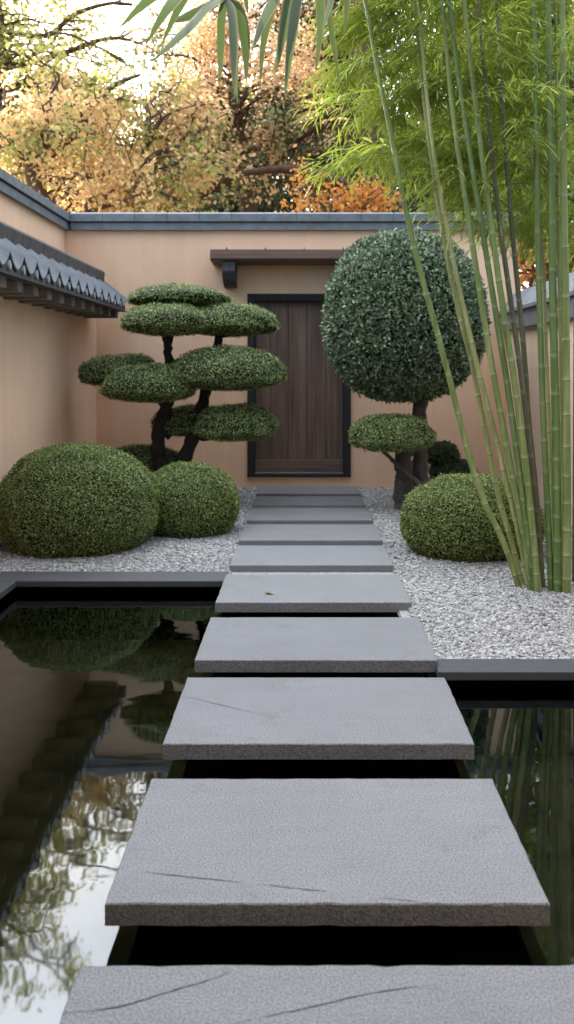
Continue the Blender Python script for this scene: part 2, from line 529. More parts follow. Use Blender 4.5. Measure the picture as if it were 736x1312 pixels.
# ------------------------------------------------------------------ stepping slabs
fronts = [(1.235, 1.865), (2.078, 2.712), (2.962, 3.60), (3.812, 4.47), (4.752, 5.40), (5.65, 6.285), (6.47, 7.14), (7.33, 7.985), (8.14, 8.70), (8.88, 9.46)]
slab_labels = ['nearest grey granite slab cut off by the bottom of the photo',
               'large grey granite slab with broken dark vein, second nearest over the pond',
               'grey slab over the water just beyond the large veined one, third nearest',
               'grey slab level with the right pond kerb, fourth nearest',
               'grey slab carrying a small fallen leaf',
               'grey slab just beyond the left pond kerb, right after the leaf slab',
               'grey slab on gravel, fourth from the door',
               'grey slab on gravel, third from the door',
               'grey slab on gravel, second from the door',
               'grey slab against the wall at the foot of the door']
slab_objs = []
for i, ((y0, y1), lab) in enumerate(zip(fronts, slab_labels)):
    xa, xb = 0.057 - 0.55 + random.uniform(-.004, .004), 0.057 + 0.55 + random.uniform(-.004, .004)
    b = MB()
    # slightly uneven rim: subdivided outline
    nseg = 26
    top = []
    for k in range(nseg): top.append((xa + (xb - xa) * k / nseg, y0))
    for k in range(14): top.append((xb, y0 + (y1 - y0) * k / 14))
    for k in range(nseg): top.append((xb - (xb - xa) * k / nseg, y1))
    for k in range(14): top.append((xa, y1 - (y1 - y0) * k / 14))
    top = [(x + random.gauss(0, .0008) + (0.057 - x) * (0.005 if random.random() < 0.03 else 0), y + random.gauss(0, .0008) + ((y0 + y1) / 2 - y) * (0.012 if random.random() < 0.03 else 0)) for x, y in top]
    n = len(top)
    inner = [(x + (0.057 - x) * 0.006, y + ((y0 + y1) / 2 - y) * 0.008) for x, y in top]
    v = [(x, y, -0.055) for x, y in top] + [(x, y, -0.0035 + random.gauss(0, .0006)) for x, y in top] + [(x, y, 0.0) for x, y in inner]
    f = [tuple(range(n - 1, -1, -1)), tuple(range(2 * n, 3 * n))]
    for k in range(n):
        j = (k + 1) % n
        f.append((k, j, j + n, k + n))
        f.append((k + n, j + n, j + 2 * n, k + 2 * n))
    b.add(v, f)
    o = b.build('stepping_slab', M['slab'])
    tag(o, lab, 'stepping stone', 'stepping slabs of the garden path')
    slab_objs.append(o)


def vein(parent, pts, w):
    P = [at(x, y, FOC * CAM_H / (y - VY)) for x, y in pts]
    P = smooth_path(P, 7)
    b = MB()
    L, Rr = [], []
    for i, p in enumerate(P):
        t = i / (len(P) - 1)
        ww = w * (0.25 + 0.75 * math.sin(math.pi * t)) * random.uniform(0.35, 1.2)
        j = random.gauss(0, w * 0.5)
        L.append((p[0], p[1] + ww + j, 0.0012))
        Rr.append((p[0], p[1] - ww + j, 0.0012))
    n = len(P)
    b.add(L + Rr, [(i + n, i + n + 1, i + 1, i) for i in range(n - 1)])
    b.build('vein', M['crack'], parent)


vein(slab_objs[1], [(185, 1118), (240, 1124), (312, 1131)], 0.0022)
vein(slab_objs[1], [(330, 1133), (380, 1139), (425, 1143)], 0.0018)
vein(slab_objs[1], [(484, 1151), (540, 1156)], 0.0014)
vein(slab_objs[0], [(80, 1299), (150, 1291), (215, 1272), (300, 1246)], 0.0022)
vein(slab_objs[0], [(300, 1312), (390, 1293), (480, 1273), (560, 1262)], 0.0016)
vein(slab_objs[2], [(235, 892), (280, 903), (335, 916)], 0.0018)
vein(slab_objs[2], [(310, 945), (332, 948)], 0.0012)

b = MB()
c = at(345, 761, 4.93)
for s in (-1, 1):
    pass
ang = np.linspace(0, 2 * math.pi, 12, endpoint=False)
ring = [(0.017 * math.cos(a) * (1 - 0.3 * math.sin(a) ** 2), 0.026 * math.sin(a), 0.003 + 0.007 * abs(math.cos(a))) for a in ang]
b.add([(0, 0, 0.002)] + ring, [(0, i + 1, (i + 1) % 12 + 1) for i in range(12)])
b.tube([(0, -0.024, 0.004), (0.003, -0.036, 0.004), (0.009, -0.045, 0.007)], [0.0012, 0.001, 0.0008], 5)
lf = b.build('fallen_leaf', M['dry_leaf'])
lf.location = (c.x, c.y, 0.001)
lf.rotation_euler.z = R(50)
tag(lf, 'small curled brown leaf lying on a grey slab', 'leaf')

# ------------------------------------------------------------------ walls
WT = 3.10


def cap_run(mb, axis, a, b, inner, outer, step, sgn):
    """coping: lower band, recessed fillet and jointed cap tiles. inner = face of the wall, sgn = direction into the court"""
    lo, hi = sorted((inner + sgn * 0.05, outer))
    def bx(m, p0, p1, q0, q1, z0, z1):
        if axis == 'x': m.box(p0, p1, q0, q1, z0, z1)
        else: m.box(q0, q1, p0, p1, z0, z1)
    bx(mb, a, b, lo, hi, WT - 0.2, WT - 0.122)
    lo2, hi2 = sorted((inner + sgn * 0.03, outer))
    bx(mb, a, b, lo2, hi2, WT - 0.122, WT - 0.105)
    lo3, hi3 = sorted((inner + sgn * 0.075, outer))
    bx(mb, a + 0.01, b - 0.01, lo3 + 0.02, hi3 - 0.02, WT - 0.104, WT - 0.024)
    t = a
    while t < b - 0.02:
        e = min(t + step, b)
        if axis == 'x':
            prof = [(lo3, WT - 0.105), (hi3, WT - 0.105), (hi3, WT - 0.02), (lo3 + 0.03, WT), (lo3, WT - 0.02)]
            mb.prism(prof, 'x', t + 0.003, e - 0.003)
        else:
            prof = [(lo3, WT - 0.105), (hi3, WT - 0.105), (hi3, WT - 0.02), (hi3 - 0.03, WT), (lo3, WT - 0.02)]
            mb.prism(prof, 'y', t + 0.003, e - 0.003)
        t = e


# back wall with the door opening
bw = empty('garden_wall', (0, YB, GZ), 'tall peach stucco wall at the back around the dark door', 'wall', 'peach garden walls')
DX0, DX1, DZ0, DZ1 = -0.64, 0.542, 0.078, 2.175
w = MB()
w.box(-3.0, DX0, YB, YB + 0.25, -0.1, WT - 0.2)
w.box(DX1, 2.45, YB, YB + 0.25, -0.1, WT - 0.2)
w.box(DX0, DX1, YB, YB + 0.25, DZ1, WT - 0.2)
w.box(DX0, DX1, YB, YB + 0.25, -0.1, DZ0)
w.build('wall_face', M['wall'], bw)
c_ = MB()
cap_run(c_, 'x', -2.655, 2.47, YB, YB + 0.28, 0.368, -1)
c_.build('coping', M['slate_tile'], bw)

# left upper wall
lw = empty('garden_wall', (-2.73, 4, GZ), 'tall peach stucco wall on the left rising behind the tiled roof', 'wall', 'peach garden walls')
w = MB()
w.box(-2.98, -2.73, -3.0, YB - 0.002, -0.1, WT - 0.2)
w.build('wall_face', M['wall'], lw)
c_ = MB()
cap_run(c_, 'y', -3.0, YB + 0.28, -2.73, -3.0, 0.55, 1)
c_.build('coping', M['slate_tile'], lw)

# left lower wall with the tiled eave
tw = empty('garden_wall', (XL, 4, GZ), 'low peach wall on the left under a grey scalloped tile roof', 'wall', 'peach garden walls')
w = MB()
w.box(-2.728, XL, -3.0, YB - 0.003, -0.1, 2.02)
w.build('wall_face', M['wall'], tw)
PITCH, NT, YE = 0.285, 40, 9.33
n_per = 10


def sag(u, k):
    return -k * (1 - (2 * abs(u)) ** 1.7)


rt, eb = MB(), MB()
ys = []
for t in range(NT):
    y1 = YE - t * PITCH
    cols = []
    xs_ = [(-2.215, 2.30, 0.03), (-2.13, 2.235, 0.06), (-2.04, 2.16, 0.09), (-1.955, 2.105, 0.105)]
    V = []
    for (X, Z, k) in xs_:
        for q in range(n_per + 1):
            u = q / n_per - 0.5
            V.append((X, y1 - PITCH / 2 + u * (PITCH - 0.004), Z + sag(u, k)))
    nn = len(V)
    V2 = [(x - 0.004, y, z - 0.014) for x, y, z in V]
    F = []
    m_ = n_per + 1
    for r_ in range(3):
        for q in range(n_per):
            a = r_ * m_ + q
            F.append((a, a + m_, a + m_ + 1, a + 1))
            F.append((a + nn, a + 1 + nn, a + m_ + 1 + nn, a + m_ + nn))
    for q in range(n_per):
        a = 3 * m_ + q
        F.append((a, a + nn, a + nn + 1, a + 1))
    for r_ in range(3):
        a, bb = r_ * m_, (r_ + 1) * m_
        F.append((a, a + nn, bb + nn, bb))
        a, bb = a + n_per, bb + n_per
        F.append((a, bb, bb + nn, a + nn))
    rt.add(V + V2, F, 0, False)
    # scalloped dark fascia below the pans
    for q in range(n_per):
        u0, u1 = q / n_per - 0.5, (q + 1) / n_per - 0.5
        ya, yb_ = y1 - PITCH / 2 + u0 * PITCH, y1 - PITCH / 2 + u1 * PITCH
        za, zb = 2.105 + sag(u0, 0.105) - 0.018, 2.105 + sag(u1, 0.105) - 0.018
        x0, x1 = -2.0, -1.972
        eb.add([(x0, ya, 1.957), (x1, ya, 1.957), (x1, yb_, 1.957), (x0, yb_, 1.957), (x0, ya, za), (x1, ya, za), (x1, yb_, zb), (x0, yb_, zb)],
               [(0, 3, 2, 1), (4, 5, 6, 7), (1, 2, 6, 5), (3, 0, 4, 7)] + ([(0, 1, 5, 4)] if q == 0 else []) + ([(2, 3, 7, 6)] if q == n_per - 1 else []))
eb.box(-2.06, -1.95, YE - NT * PITCH, YE - 0.004, 1.945, 1.956)
rt.build('tile_roof', M['roof_tile'], tw)
eb.build('fascia', M['roof_dark'], tw)
rg = MB()
t = YE - 0.05
while t > -2:
    rg.prism([(-2.30, 2.26), (-2.195, 2.26), (-2.185, 2.37), (-2.205, 2.395), (-2.30, 2.40), (-2.32, 2.37)], 'y', t - 0.36, t - 0.004)
    t -= 0.364
rg.prism([(-2.725, 2.0), (-2.29, 2.0), (-2.29, 2.30), (-2.725, 2.33)], 'y', YE - NT * PITCH, YE - 0.06)
rg.build('ridge', M['roof_dark'], tw)
sf = MB()
sf.box(-2.368, -1.99, YE - NT * PITCH, YE - 0.03, 1.957, 1.975)
sf.prism([(-2.366, 1.976), (-2.03, 1.976), (-2.03, 2.05), (-2.2, 2.2), (-2.366, 2.24)], 'y', YE - NT * PITCH, YE - 0.04)
sf.build('soffit', M['roof_dark'], tw)
for t in range(NT):
    y1 = YE - (t + 1) * PITCH
    if y1 < 4.2: break
    d = MB()
    v = []
    for x in (-1.971, -1.955):
        for k in range(10):
            a = k / 10 * 2 * math.pi
            s = math.sin(a)
            v.append((x, y1 + 0.026 * math.cos(a) * (0.55 if s > 0.5 else 1), 2.012 + 0.034 * s))
    F = [tuple(range(10, 20))] + [(k, (k + 1) % 10, (k + 1) % 10 + 10, k + 10) for k in range(10)]
    d.add(v, F)
    d.build('tile_end', M['drop'], tw)
for t in range(16):
    y = 9.12 - t * 0.345
    d = MB()
    d.box(-2.367, -2.02, y - 0.058, y + 0.058, 1.868, 1.944)
    d.build('rafter', M['rafter'], tw)

# right wall
rw = empty('garden_wall', (XR, 5, GZ), 'low beige wall with lit paleness in its colour on the right behind the bamboo canes', 'wall', 'peach garden walls')
w = MB()
w.box(XR, XR + 0.3, -3.0, YB - 0.003, -0.1, 1.75)
w.build('wall_face', M['wall_lit_pale'], rw)
c_ = MB()
t = -3.0
while t < YB - 0.05:
    e = min(t + 0.75, YB - 0.004)
    c_.box(XR - 0.06, XR + 0.36, t + 0.002, e - 0.002, 1.752, 1.925)
    c_.prism([(XR - 0.10, 1.93), (XR + 0.40, 1.93), (XR + 0.40, 1.965), (XR + 0.18, 2.19), (XR + 0.10, 2.19), (XR - 0.10, 1.965)], 'y', t + 0.004, e - 0.004)
    t = e
c_.build('coping', M['slate_tile'], rw)

# door
dr = empty('wooden_door', (0, YB, DZ0), 'dark brown plank door in a black frame between the topiaries', 'door')
f = MB()
T = 0.08
f.box(DX0, DX0 + T, YB - 0.03, YB + 0.12, DZ0, DZ1)
f.box(DX1 - T, DX1, YB - 0.03, YB + 0.12, DZ0, DZ1)
f.box(DX0 + T, DX1 - T, YB - 0.03, YB + 0.12, DZ1 - T, DZ1)
f.box(DX0 + T, DX1 - T, YB - 0.025, YB + 0.12, DZ0, DZ0 + 0.035)
f.build('door_frame', M['frame'], dr, 0.004)
p = MB()
x = DX0 + T + 0.004
wd = (DX1 - T - 0.004 - x) / 5
ws = [0.88, 1.0, 1.05, 1.1, 0.97]
for k in range(5):
    ww = wd * ws[k]
    p.box(x + 0.0025, x + ww - 0.0025, YB + 0.055, YB + 0.09, DZ0 + 0.2, DZ1 - T - 0.004)
    x += ww
p.box(DX0 + T, DX1 - T, YB + 0.075, YB + 0.1, DZ0 + 0.04, DZ1 - T - 0.002)
p.build('door_panel', M['door'], dr, 0.003)
p = MB()
p.box(DX0 + T + 0.004, DX1 - T - 0.004, YB + 0.035, YB + 0.074, DZ0 + 0.045, DZ0 + 0.118)
p.box(DX0 + T + 0.004, DX1 - T - 0.004, YB + 0.045, YB + 0.074, DZ0 + 0.121, DZ0 + 0.198)
p.build('bottom_rail', M['rail'], dr, 0.004)

# canopy above the door
cn = empty('door_canopy', (0, YB, 2.5), 'thin brown wooden canopy on brackets above the door', 'canopy')
p = MB()
YF = 9.29
p.prism([(YF, 2.535), (YF + 0.02, 2.515), (YB - 0.002, 2.50), (YB - 0.002, 2.66), (YF, 2.635)], 'x', -1.03, 0.95)
p.build('canopy_board', M['canopy'], cn, 0.004)
for k in range(5):
    p = MB()
    xx = -0.85 + k * 0.43
    p.box(xx - 0.004, xx + 0.004, YF - 0.004, YB - 0.01, 2.630, 2.656)
    p.build('canopy_joint', M['frame'], cn)
for bx_ in (-0.83, 0.75):
    p = MB()
    prof = [(YB - 0.001, 2.497), (YF + 0.04, 2.505), (YF + 0.04, 2.40), (YF + 0.06, 2.37), (YF + 0.13, 2.29), (YF + 0.22, 2.25), (YB - 0.001, 2.24)]
    p.prism(prof, 'x', bx_ - 0.072, bx_ + 0.072)
    p.build('bracket', M['bracket'], cn, 0.008)


# the house added unseen behind the viewer so its deep eave shades the near slabs
hs = empty('shade_house', (0, -3.2, GZ), 'low peach house with deep dark eave added unseen behind the viewer to shade the near slabs', 'shade_house')
w = MB()
w.box(-2.72, 2.62, -3.3, -3.05, -0.1, 2.9)
w.build('wall', M['wall'], hs)
w = MB()
w.prism([(1.0, 2.82), (1.0, 2.92), (-6.0, 5.4), (-9.0, 5.4), (-9.0, 2.9), (-3.3, 2.9), (-3.0, 2.86)], 'x', -4.2, 4.2)
w.build('roof', M['roof_dark'], hs)  # added eave reaching forward to cut skylight on the near slabs
w = MB()
for x_ in (-1.9, -0.85, 0.15, 1.15):
    w.box(x_, x_ + 0.95, -3.05, -3.02, 0.05, 2.1)
w.build('door_panel', M['door'], hs)

# ------------------------------------------------------------------ foliage helpers
def unit(n):
    v = rng.normal(size=(n, 3))
    return v / np.linalg.norm(v, axis=1)[:, None]


def add_leaves(mb, P, D, L, W, mat=0, fold=0.25, N=None):
    """diamond shaped folded leaves at points P along directions D"""
    n = len(P)
    D = D / (np.linalg.norm(D, axis=1)[:, None] + 1e-9)
    side = np.cross(D, unit(n) if N is None else N + 0.55 * unit(n))
    side /= np.linalg.norm(side, axis=1)[:, None] + 1e-9
    up = np.cross(side, D)
    L = np.asarray(L).reshape(-1, 1) * np.ones((n, 1))
    W = np.asarray(W).reshape(-1, 1) * np.ones((n, 1))
    a = P
    b = P + D * L * 0.45 + side * W + up * W * fold
    c = P + D * L
    d = P + D * L * 0.45 - side * W + up * W * fold
    V = np.stack([a, b, c, d], 1).reshape(-1, 3)
    F = np.arange(n * 4).reshape(-1, 4)
    mb.add(V, F, mat, False)


def add_blades(mb, P, D, L, W, droop, mat=0):
    """long narrow leaves of three bending segments"""
    n = len(P)
    D = D / (np.linalg.norm(D, axis=1)[:, None] + 1e-9)
    side = np.cross(D, np.array([0, 0, 1.0]) + 0.5 * unit(n))
    side /= np.linalg.norm(side, axis=1)[:, None] + 1e-9
    L = np.asarray(L).reshape(-1, 1)
    W = np.asarray(W).reshape(-1, 1)
    dr_ = np.asarray(droop).reshape(-1, 1) * np.array([[0, 0, -1.0]])
    p1 = P + D * L * 0.33 + dr_ * L * 0.06
    p2 = P + D * L * 0.68 + dr_ * L * 0.25
    p3 = P + D * L * 0.95 + dr_ * L * 0.55
    V = np.stack([P, p1 - side * W, p1 + side * W, p2 - side * W * 0.8, p2 + side * W * 0.8, p3], 1).reshape(-1, 3)
    k = (np.arange(n) * 6)[:, None]
    mb.add(V, np.concatenate([k + np.array([[1, 2, 4, 3]])]), mat, False)
    # tip and base triangles share no vertices with the quads' object, keep them welded by index
    mb.n -= 0
    base = mb.n - len(V)
    tri = np.concatenate([k + np.array([[0, 2, 1]]), k + np.array([[3, 4, 5]])]) + base
    mb.f.append(tri.astype(np.int64))
    mb.m.append(np.full(len(tri), mat, dtype=np.int32))
    mb.s.append(np.zeros(len(tri), dtype=bool))


def lump(d, seed, amp, freq):
    r = np.random.default_rng(seed)
    out = np.zeros(len(d))
    for k in range(7):
        w_ = r.normal(size=3) * freq * (1 + 0.35 * k)
        out += np.sin(d @ w_ + r.uniform(0, 6.28)) / (1 + 0.5 * k)
    return 1 + amp * out / 2.2


def blob_surface(d, c, rad, flat, power, seed, amp, freq):
    """superellipsoid radius along directions d; flat = how much of the lower half is kept"""
    e = np.abs(d) ** power
    r = (e.sum(1)) ** (-1 / power)
    rr = np.array(rad)[None] * np.where(d[:, 2:3] < 0, np.array([[1, 1, flat]]), 1.0)
    s = lump(d, seed, amp, freq)
    return np.array(c)[None] + d * r[:, None] * rr * s[:, None]


def topiary(mb, c, rad, leaf, count, flat=1.0, power=2.0, amp=0.03, freq=3.0, seed=1, out=0.75, zmin=None, squash=0.35):
    """dense clipped foliage: dark twig core and a skin of small leaves (materials: 0 leaf, 1 core)"""
    n = 26
    th = np.linspace(0, math.pi, n)
    ph = np.linspace(0, 2 * math.pi, 2 * n, endpoint=False)
    T, Pp = np.meshgrid(th, ph, indexing='ij')
    d = np.stack([np.sin(T) * np.cos(Pp), np.sin(T) * np.sin(Pp), np.cos(T)], -1).reshape(-1, 3)
    inner = tuple(max(r - leaf * 1.1, r * 0.55) for r in rad)
    V = blob_surface(d, c, inner, flat, power, seed, amp, freq)
    idx = np.arange(n * 2 * n).reshape(n, 2 * n)
    q = np.stack([idx[:-1], idx[1:], np.roll(idx[1:], -1, 1), np.roll(idx[:-1], -1, 1)], -1).reshape(-1, 4)
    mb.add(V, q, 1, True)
    # area-like sampling on the ellipsoid
    m = int(count * 2.2)
    d = unit(m)
    rad_ = np.array(rad)
    nrm = d / rad_
    wgt = np.linalg.norm(nrm, axis=1)
    wgt /= wgt.max()
    d = d[rng.uniform(size=m) < wgt][:count]
    P = blob_surface(d, c, rad, flat, power, seed, amp, freq)
    nr = d / np.where(d[:, 2:3] < 0, rad_ * np.array([1, 1, max(flat, .3)]), rad_)
    nr /= np.linalg.norm(nr, axis=1)[:, None]
    k = len(P)
    P = P - nr * leaf * rng.uniform(0.2, 1.3, (k, 1))
    # a few shoots stand proud of the clipped surface
    P = P + nr * leaf * (rng.uniform(size=(k, 1)) < 0.05) * rng.uniform(0.3, 1.1, (k, 1))
    if zmin is not None:
        ok = P[:, 2] > zmin
        P, nr = P[ok], nr[ok]
        k = len(P)
    D = nr * out * 0.45 + unit(k) * 0.9 + np.array([0, 0, squash * 0.3])
    Ls = leaf * rng.uniform(0.7, 1.35, k)
    add_leaves(mb, P, D, Ls, Ls * rng.uniform(0.24, 0.36, k), 0, 0.25, nr)


# ------------------------------------------------------------------ clipped round bushes
def bush(loc, rad, cz, leaf, count, mat, label, seed, power=2.08):
    b_ = MB()
    topiary(b_, (0, 0, cz), rad, leaf, count, 1.0, power, 0.032, 3.5, seed, 0.75, GZ + 0.002 - loc[2])
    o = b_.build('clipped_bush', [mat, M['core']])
    o.location = loc
    tag(o, label, 'bush', 'clipped round bushes on the gravel')
    return o


bush((-1.72, 6.45, 0), (0.605, 0.56, 0.47), 0.275, 0.0145, 78000, M['box_leaf'], 'largest round clipped bush, left of the path by the pond', 3)
bush((-0.945, 7.02, 0), (0.415, 0.40, 0.345), 0.19, 0.0145, 40000, M['box_leaf'], 'smaller round clipped bush tucked behind the largest one', 5)
bush((1.25, 6.27, 0), (0.53, 0.47, 0.345), 0.185, 0.0155, 52000, M['box_leaf_light'], 'round clipped bush on the right behind the bamboo canes', 8)


# ------------------------------------------------------------------ left cloud pruned tree
def pad(parent, px, py, rx, ry, Y, mat, seed, depth=0.85, count=7000, leaf=0.0165, flat=0.5):
    """foliage pad seen at (px,py) with half sizes rx, ry in photo pixels at distance Y"""
    c = at(px, py, Y)
    s = Y / FOC
    rx, rz = rx * s, ry * s * 1.12
    b_ = MB()
    # the dome: upper half tall, lower half shallow
    topiary(b_, (c.x, c.y, c.z - rz * 0.28), (rx, rx * depth, rz * 1.15), leaf, int(count * 1.6), flat, 2.15, 0.08, 3.6, seed, 0.7)
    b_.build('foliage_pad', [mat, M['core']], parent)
    return c


ct = empty('cloud_pruned_tree', (-1.33, 8.35, GZ), 'cloud pruned tree with nine flat foliage pads left of the door', 'tree')
pads = [(229, 380, 65, 15, 8.45, 6000), (213, 409, 58, 22, 8.1, 7000), (295, 410, 63, 22, 8.35, 8000), (289, 472, 76, 29, 8.15, 11000),
        (158, 475, 57, 22, 8.45, 7000), (193, 491, 61, 26, 8.05, 8000), (247, 539, 51, 21, 8.5, 6000), (303, 541, 54, 25, 8.15, 8000), (184, 587, 48, 18, 8.6, 5000)]
pc = []
for i, (px, py, rx, ry, Y, n) in enumerate(pads):
    pc.append(pad(ct, px, py, rx, ry, Y, M['pad_leaf'], 20 + i, 0.8, n))
tr = MB()


def limb(mb, pts, r0, r1, sides=9, mat=0):
    P = smooth_path(pts, 7)
    n = len(P)
    rad = np.linspace(r0, r1, n) * (1 + 0.10 * np.sin(np.arange(n) * 1.7 + r0 * 90))
    P = P + rng.normal(0, r1 * 0.12, P.shape)
    mb.tube(P, rad, sides, mat)


limb(tr, [at(226, 646, 8.36), at(208, 598, 8.35), at(203, 560, 8.3), at(213, 520, 8.28), at(222, 490, 8.28), at(216, 455, 8.25), at(212, 425, 8.15)], 0.085, 0.035)
limb(tr, [at(226, 646, 8.36), at(236, 590, 8.34), at(252, 548, 8.3), at(262, 508, 8.28), at(272, 470, 8.3), at(281, 430, 8.33), at(284, 415, 8.35)], 0.08, 0.03)
limb(tr, [at(214, 520, 8.28), at(198, 508, 8.2), at(188, 498, 8.1)], 0.045, 0.022)
limb(tr, [at(216, 490, 8.28), at(190, 482, 8.35), at(165, 480, 8.42)], 0.04, 0.018)
limb(tr, [at(214, 450, 8.25), at(222, 415, 8.4), at(228, 388, 8.45)], 0.035, 0.018)
limb(tr, [at(222, 500, 8.28), at(250, 492, 8.2), at(282, 482, 8.15)], 0.045, 0.022)
limb(tr, [at(250, 556, 8.3), at(262, 562, 8.25), at(285, 556, 8.18), at(300, 546, 8.15)], 0.03, 0.018)
limb(tr, [at(214, 560, 8.3), at(230, 548, 8.4), at(246, 542, 8.48)], 0.03, 0.016)
limb(tr, [at(208, 605, 8.35), at(196, 598, 8.5), at(186, 592, 8.58)], 0.035, 0.018)
limb(tr, [at(212, 432, 8.15), at(204, 424, 8.12), at(200, 415, 8.1)], 0.022, 0.012, 6)
limb(tr, [at(280, 432, 8.33), at(292, 430, 8.3), at(304, 424, 8.3)], 0.016, 0.008, 6)
limb(tr, [at(214, 424, 8.15), at(228, 425, 8.1), at(240, 420, 8.1)], 0.014, 0.008, 6)
for i_, (px_, py_, rx_, ry_, Y_, n_) in enumerate(pads):
    root_ = at(*[(224, 402, 8.43), (207, 428, 8.13), (281, 432, 8.33), (268, 486, 8.25), (172, 481, 8.4), (192, 504, 8.13), (238, 546, 8.45), (282, 557, 8.2), (190, 596, 8.55)][i_])
    for k_ in range(5):
        tip_ = at(px_ + random.uniform(-0.65, 0.65) * rx_, py_ + ry_ * random.uniform(-0.1, 0.3), Y_ + random.uniform(-0.25, 0.25))
        mid_ = root_.lerp(tip_, 0.5) + Vector((random.gauss(0, .02), random.gauss(0, .02), -0.02))
        limb(tr, [root_, mid_, tip_], 0.013, 0.006, 5)
tr.build('trunk', M['bark_dark'], ct)

# ------------------------------------------------------------------ big round tree on the right
BX, BY = 0.99, 8.3
rtree = empty('ball_topiary_tree', (1.14, 8.3, GZ), 'tall round blue green topiary tree right of the door', 'tree')
b_ = MB()
topiary(b_, (BX, BY, 1.80), (0.795, 0.76, 0.865), 0.036, 20000, 0.94, 2.06, 0.034, 4.0, 41, 0.85, None, 0.5)
# extra leafy shoots for the looser, larger foliage
d = unit(5200)
P = blob_surface(d, (BX, BY, 1.80), (0.795, 0.76, 0.865), 0.94, 2.06, 41, 0.034, 4.0)
for k in range(4):
    off = rng.normal(0, 0.016, P.shape)
    add_leaves(b_, P + off - d * 0.02, d * 0.6 + unit(len(P)) * 0.7 + np.array([0, 0, .25]), 0.038 * rng.uniform(.8, 1.3, len(P)), 0.0125 * rng.uniform(.8, 1.2, len(P)), 0, 0.25, d)
b_.build('crown', [M['blue_leaf'], M['core_blue']], rtree)
tr = MB()
limb(tr, [(1.145, 8.3, GZ - 0.02), (1.15, 8.3, 0.3), (1.14, 8.29, 0.7), (1.15, 8.3, 1.2)], 0.083, 0.07, 12)
tr.build('trunk', M['bark_grey'], rtree)

# small pad tree in front of it
st = empty('cloud_pruned_tree', (0.99, 8.1, GZ), 'small single pad cloud tree with thick grey trunk beside the door', 'tree')
pad(st, 503, 554, 55, 24, 7.95, M['pad_leaf'], 55, 0.75, 8500, 0.02, 0.55)
tr = MB()
limb(tr, [at(517, 652, 8.12), at(517, 615, 8.1), at(519, 580, 8.08), at(517, 560, 8.0)], 0.095, 0.075, 12)
limb(tr, [at(541, 622, 7.92), at(520, 606, 7.95), at(504, 590, 7.98), at(490, 576, 7.98), at(484, 566, 7.96)], 0.028, 0.012, 7)
limb(tr, [at(514, 585, 8.05), at(508, 574, 8.0), at(500, 564, 7.97)], 0.018, 0.009, 6)
limb(tr, [at(517, 628, 8.12), at(530, 626, 8.0), at(544, 620, 7.92), at(552, 612, 7.95)], 0.03, 0.02, 7)
tr.build('trunk', M['bark_grey'], st)

# low dark pad shrub by the back wall
sh = empty('cloud_pruned_shrub', (1.5, 9.0, GZ), 'low dark shrub with two small pads by the wall behind the ball tree', 'shrub')
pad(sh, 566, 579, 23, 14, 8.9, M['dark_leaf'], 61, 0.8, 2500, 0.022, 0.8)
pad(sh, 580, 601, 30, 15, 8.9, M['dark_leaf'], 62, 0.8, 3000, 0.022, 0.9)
tr = MB()
limb(tr, [(1.5, 8.95, GZ), (1.5, 8.93, 0.15), at(572, 596, 8.9), at(566, 582, 8.9)], 0.035, 0.015, 7)
limb(tr, [(1.5, 8.93, 0.15), at(580, 608, 8.9)], 0.025, 0.012, 7)
tr.build('trunk', M['bark_dark'], sh)

# ------------------------------------------------------------------ bamboo canes
culms = [
    # photo pixels from base to the top, distance, radius, material, leafy
    ([(668, 742), (648, 700), (622, 645), (606, 600), (590, 540), (566, 445), (545, 370), (520, 268), (500, 165), (484, 90), (466, -10)], 5.22, 0.0200, 0, 1.2),
    ([(672, 740), (655, 690), (640, 640), (625, 565), (605, 465), (586, 390), (570, 310), (557, 230), (546, 150), (530, 0)], 5.30, 0.0180, 1, 1.0),
    ([(680, 752), (664, 680), (650, 620), (632, 545), (610, 460), (588, 365), (575, 300), (560, 220), (548, 130), (538, 20)], 5.20, 0.0170, 1, 1.0),
    ([(684, 754), (670, 675), (655, 600), (640, 520), (625, 435), (610, 340), (596, 250), (580, 140), (566, 0)], 5.16, 0.0210, 0, 0.8),
    ([(688, 755), (676, 680), (664, 590), (650, 490), (633, 385), (617, 285), (600, 180), (584, 70), (575, -20)], 5.14, 0.0205, 2, 0.8),
    ([(691, 756), (682, 670), (672, 580), (660, 490), (645, 395), (630, 290), (613, 160), (600, 50), (592, -20)], 5.12, 0.0220, 0, 0.8),
    ([(695, 755), (689, 670), (680, 580), (668, 480), (654, 380), (640, 280), (628, 170), (618, 60), (612, -20)], 5.22, 0.0190, 3, 0.8),
    ([(696, 752), (688, 640), (678, 540), (671, 440), (661, 340), (652, 240), (643, 120), (637, 0)], 5.26, 0.0190, 3, 0.9),
    ([(707, 754), (702, 650), (697, 540), (692, 400), (689, 280), (687, 140), (685, 0)], 5.16, 0.0205, 2, 0.9),
    ([(714, 752), (706, 600), (700, 440), (694, 300), (676, 170), (668, 0)], 5.55, 0.0150, 1, 1.2),
    ([(715, 756), (714, 640), (712, 520), (709, 380), (707, 250), (705, 120), (703, 0)], 5.13, 0.0270, 2, 0.7),
    ([(726, 757), (727, 640), (726, 520), (725, 380), (723, 250), (722, 120), (721, 0)], 5.11, 0.0270, 0, 0.7),
    ([(721, 750), (721, 600), (719, 450), (716, 300), (714, 150), (712, 0)], 5.5, 0.0150, 1, 1.2),
    ([(737, 748), (738, 600), (739, 400), (741, 200), (742, 0)], 5.35, 0.0190, 3, 1.0),
]
ordw = ['leftmost', 'second', 'third', 'fourth', 'fifth', 'sixth', 'seventh', 'eighth', 'ninth', 'tenth', 'eleventh', 'twelfth', 'thirteenth', 'last']
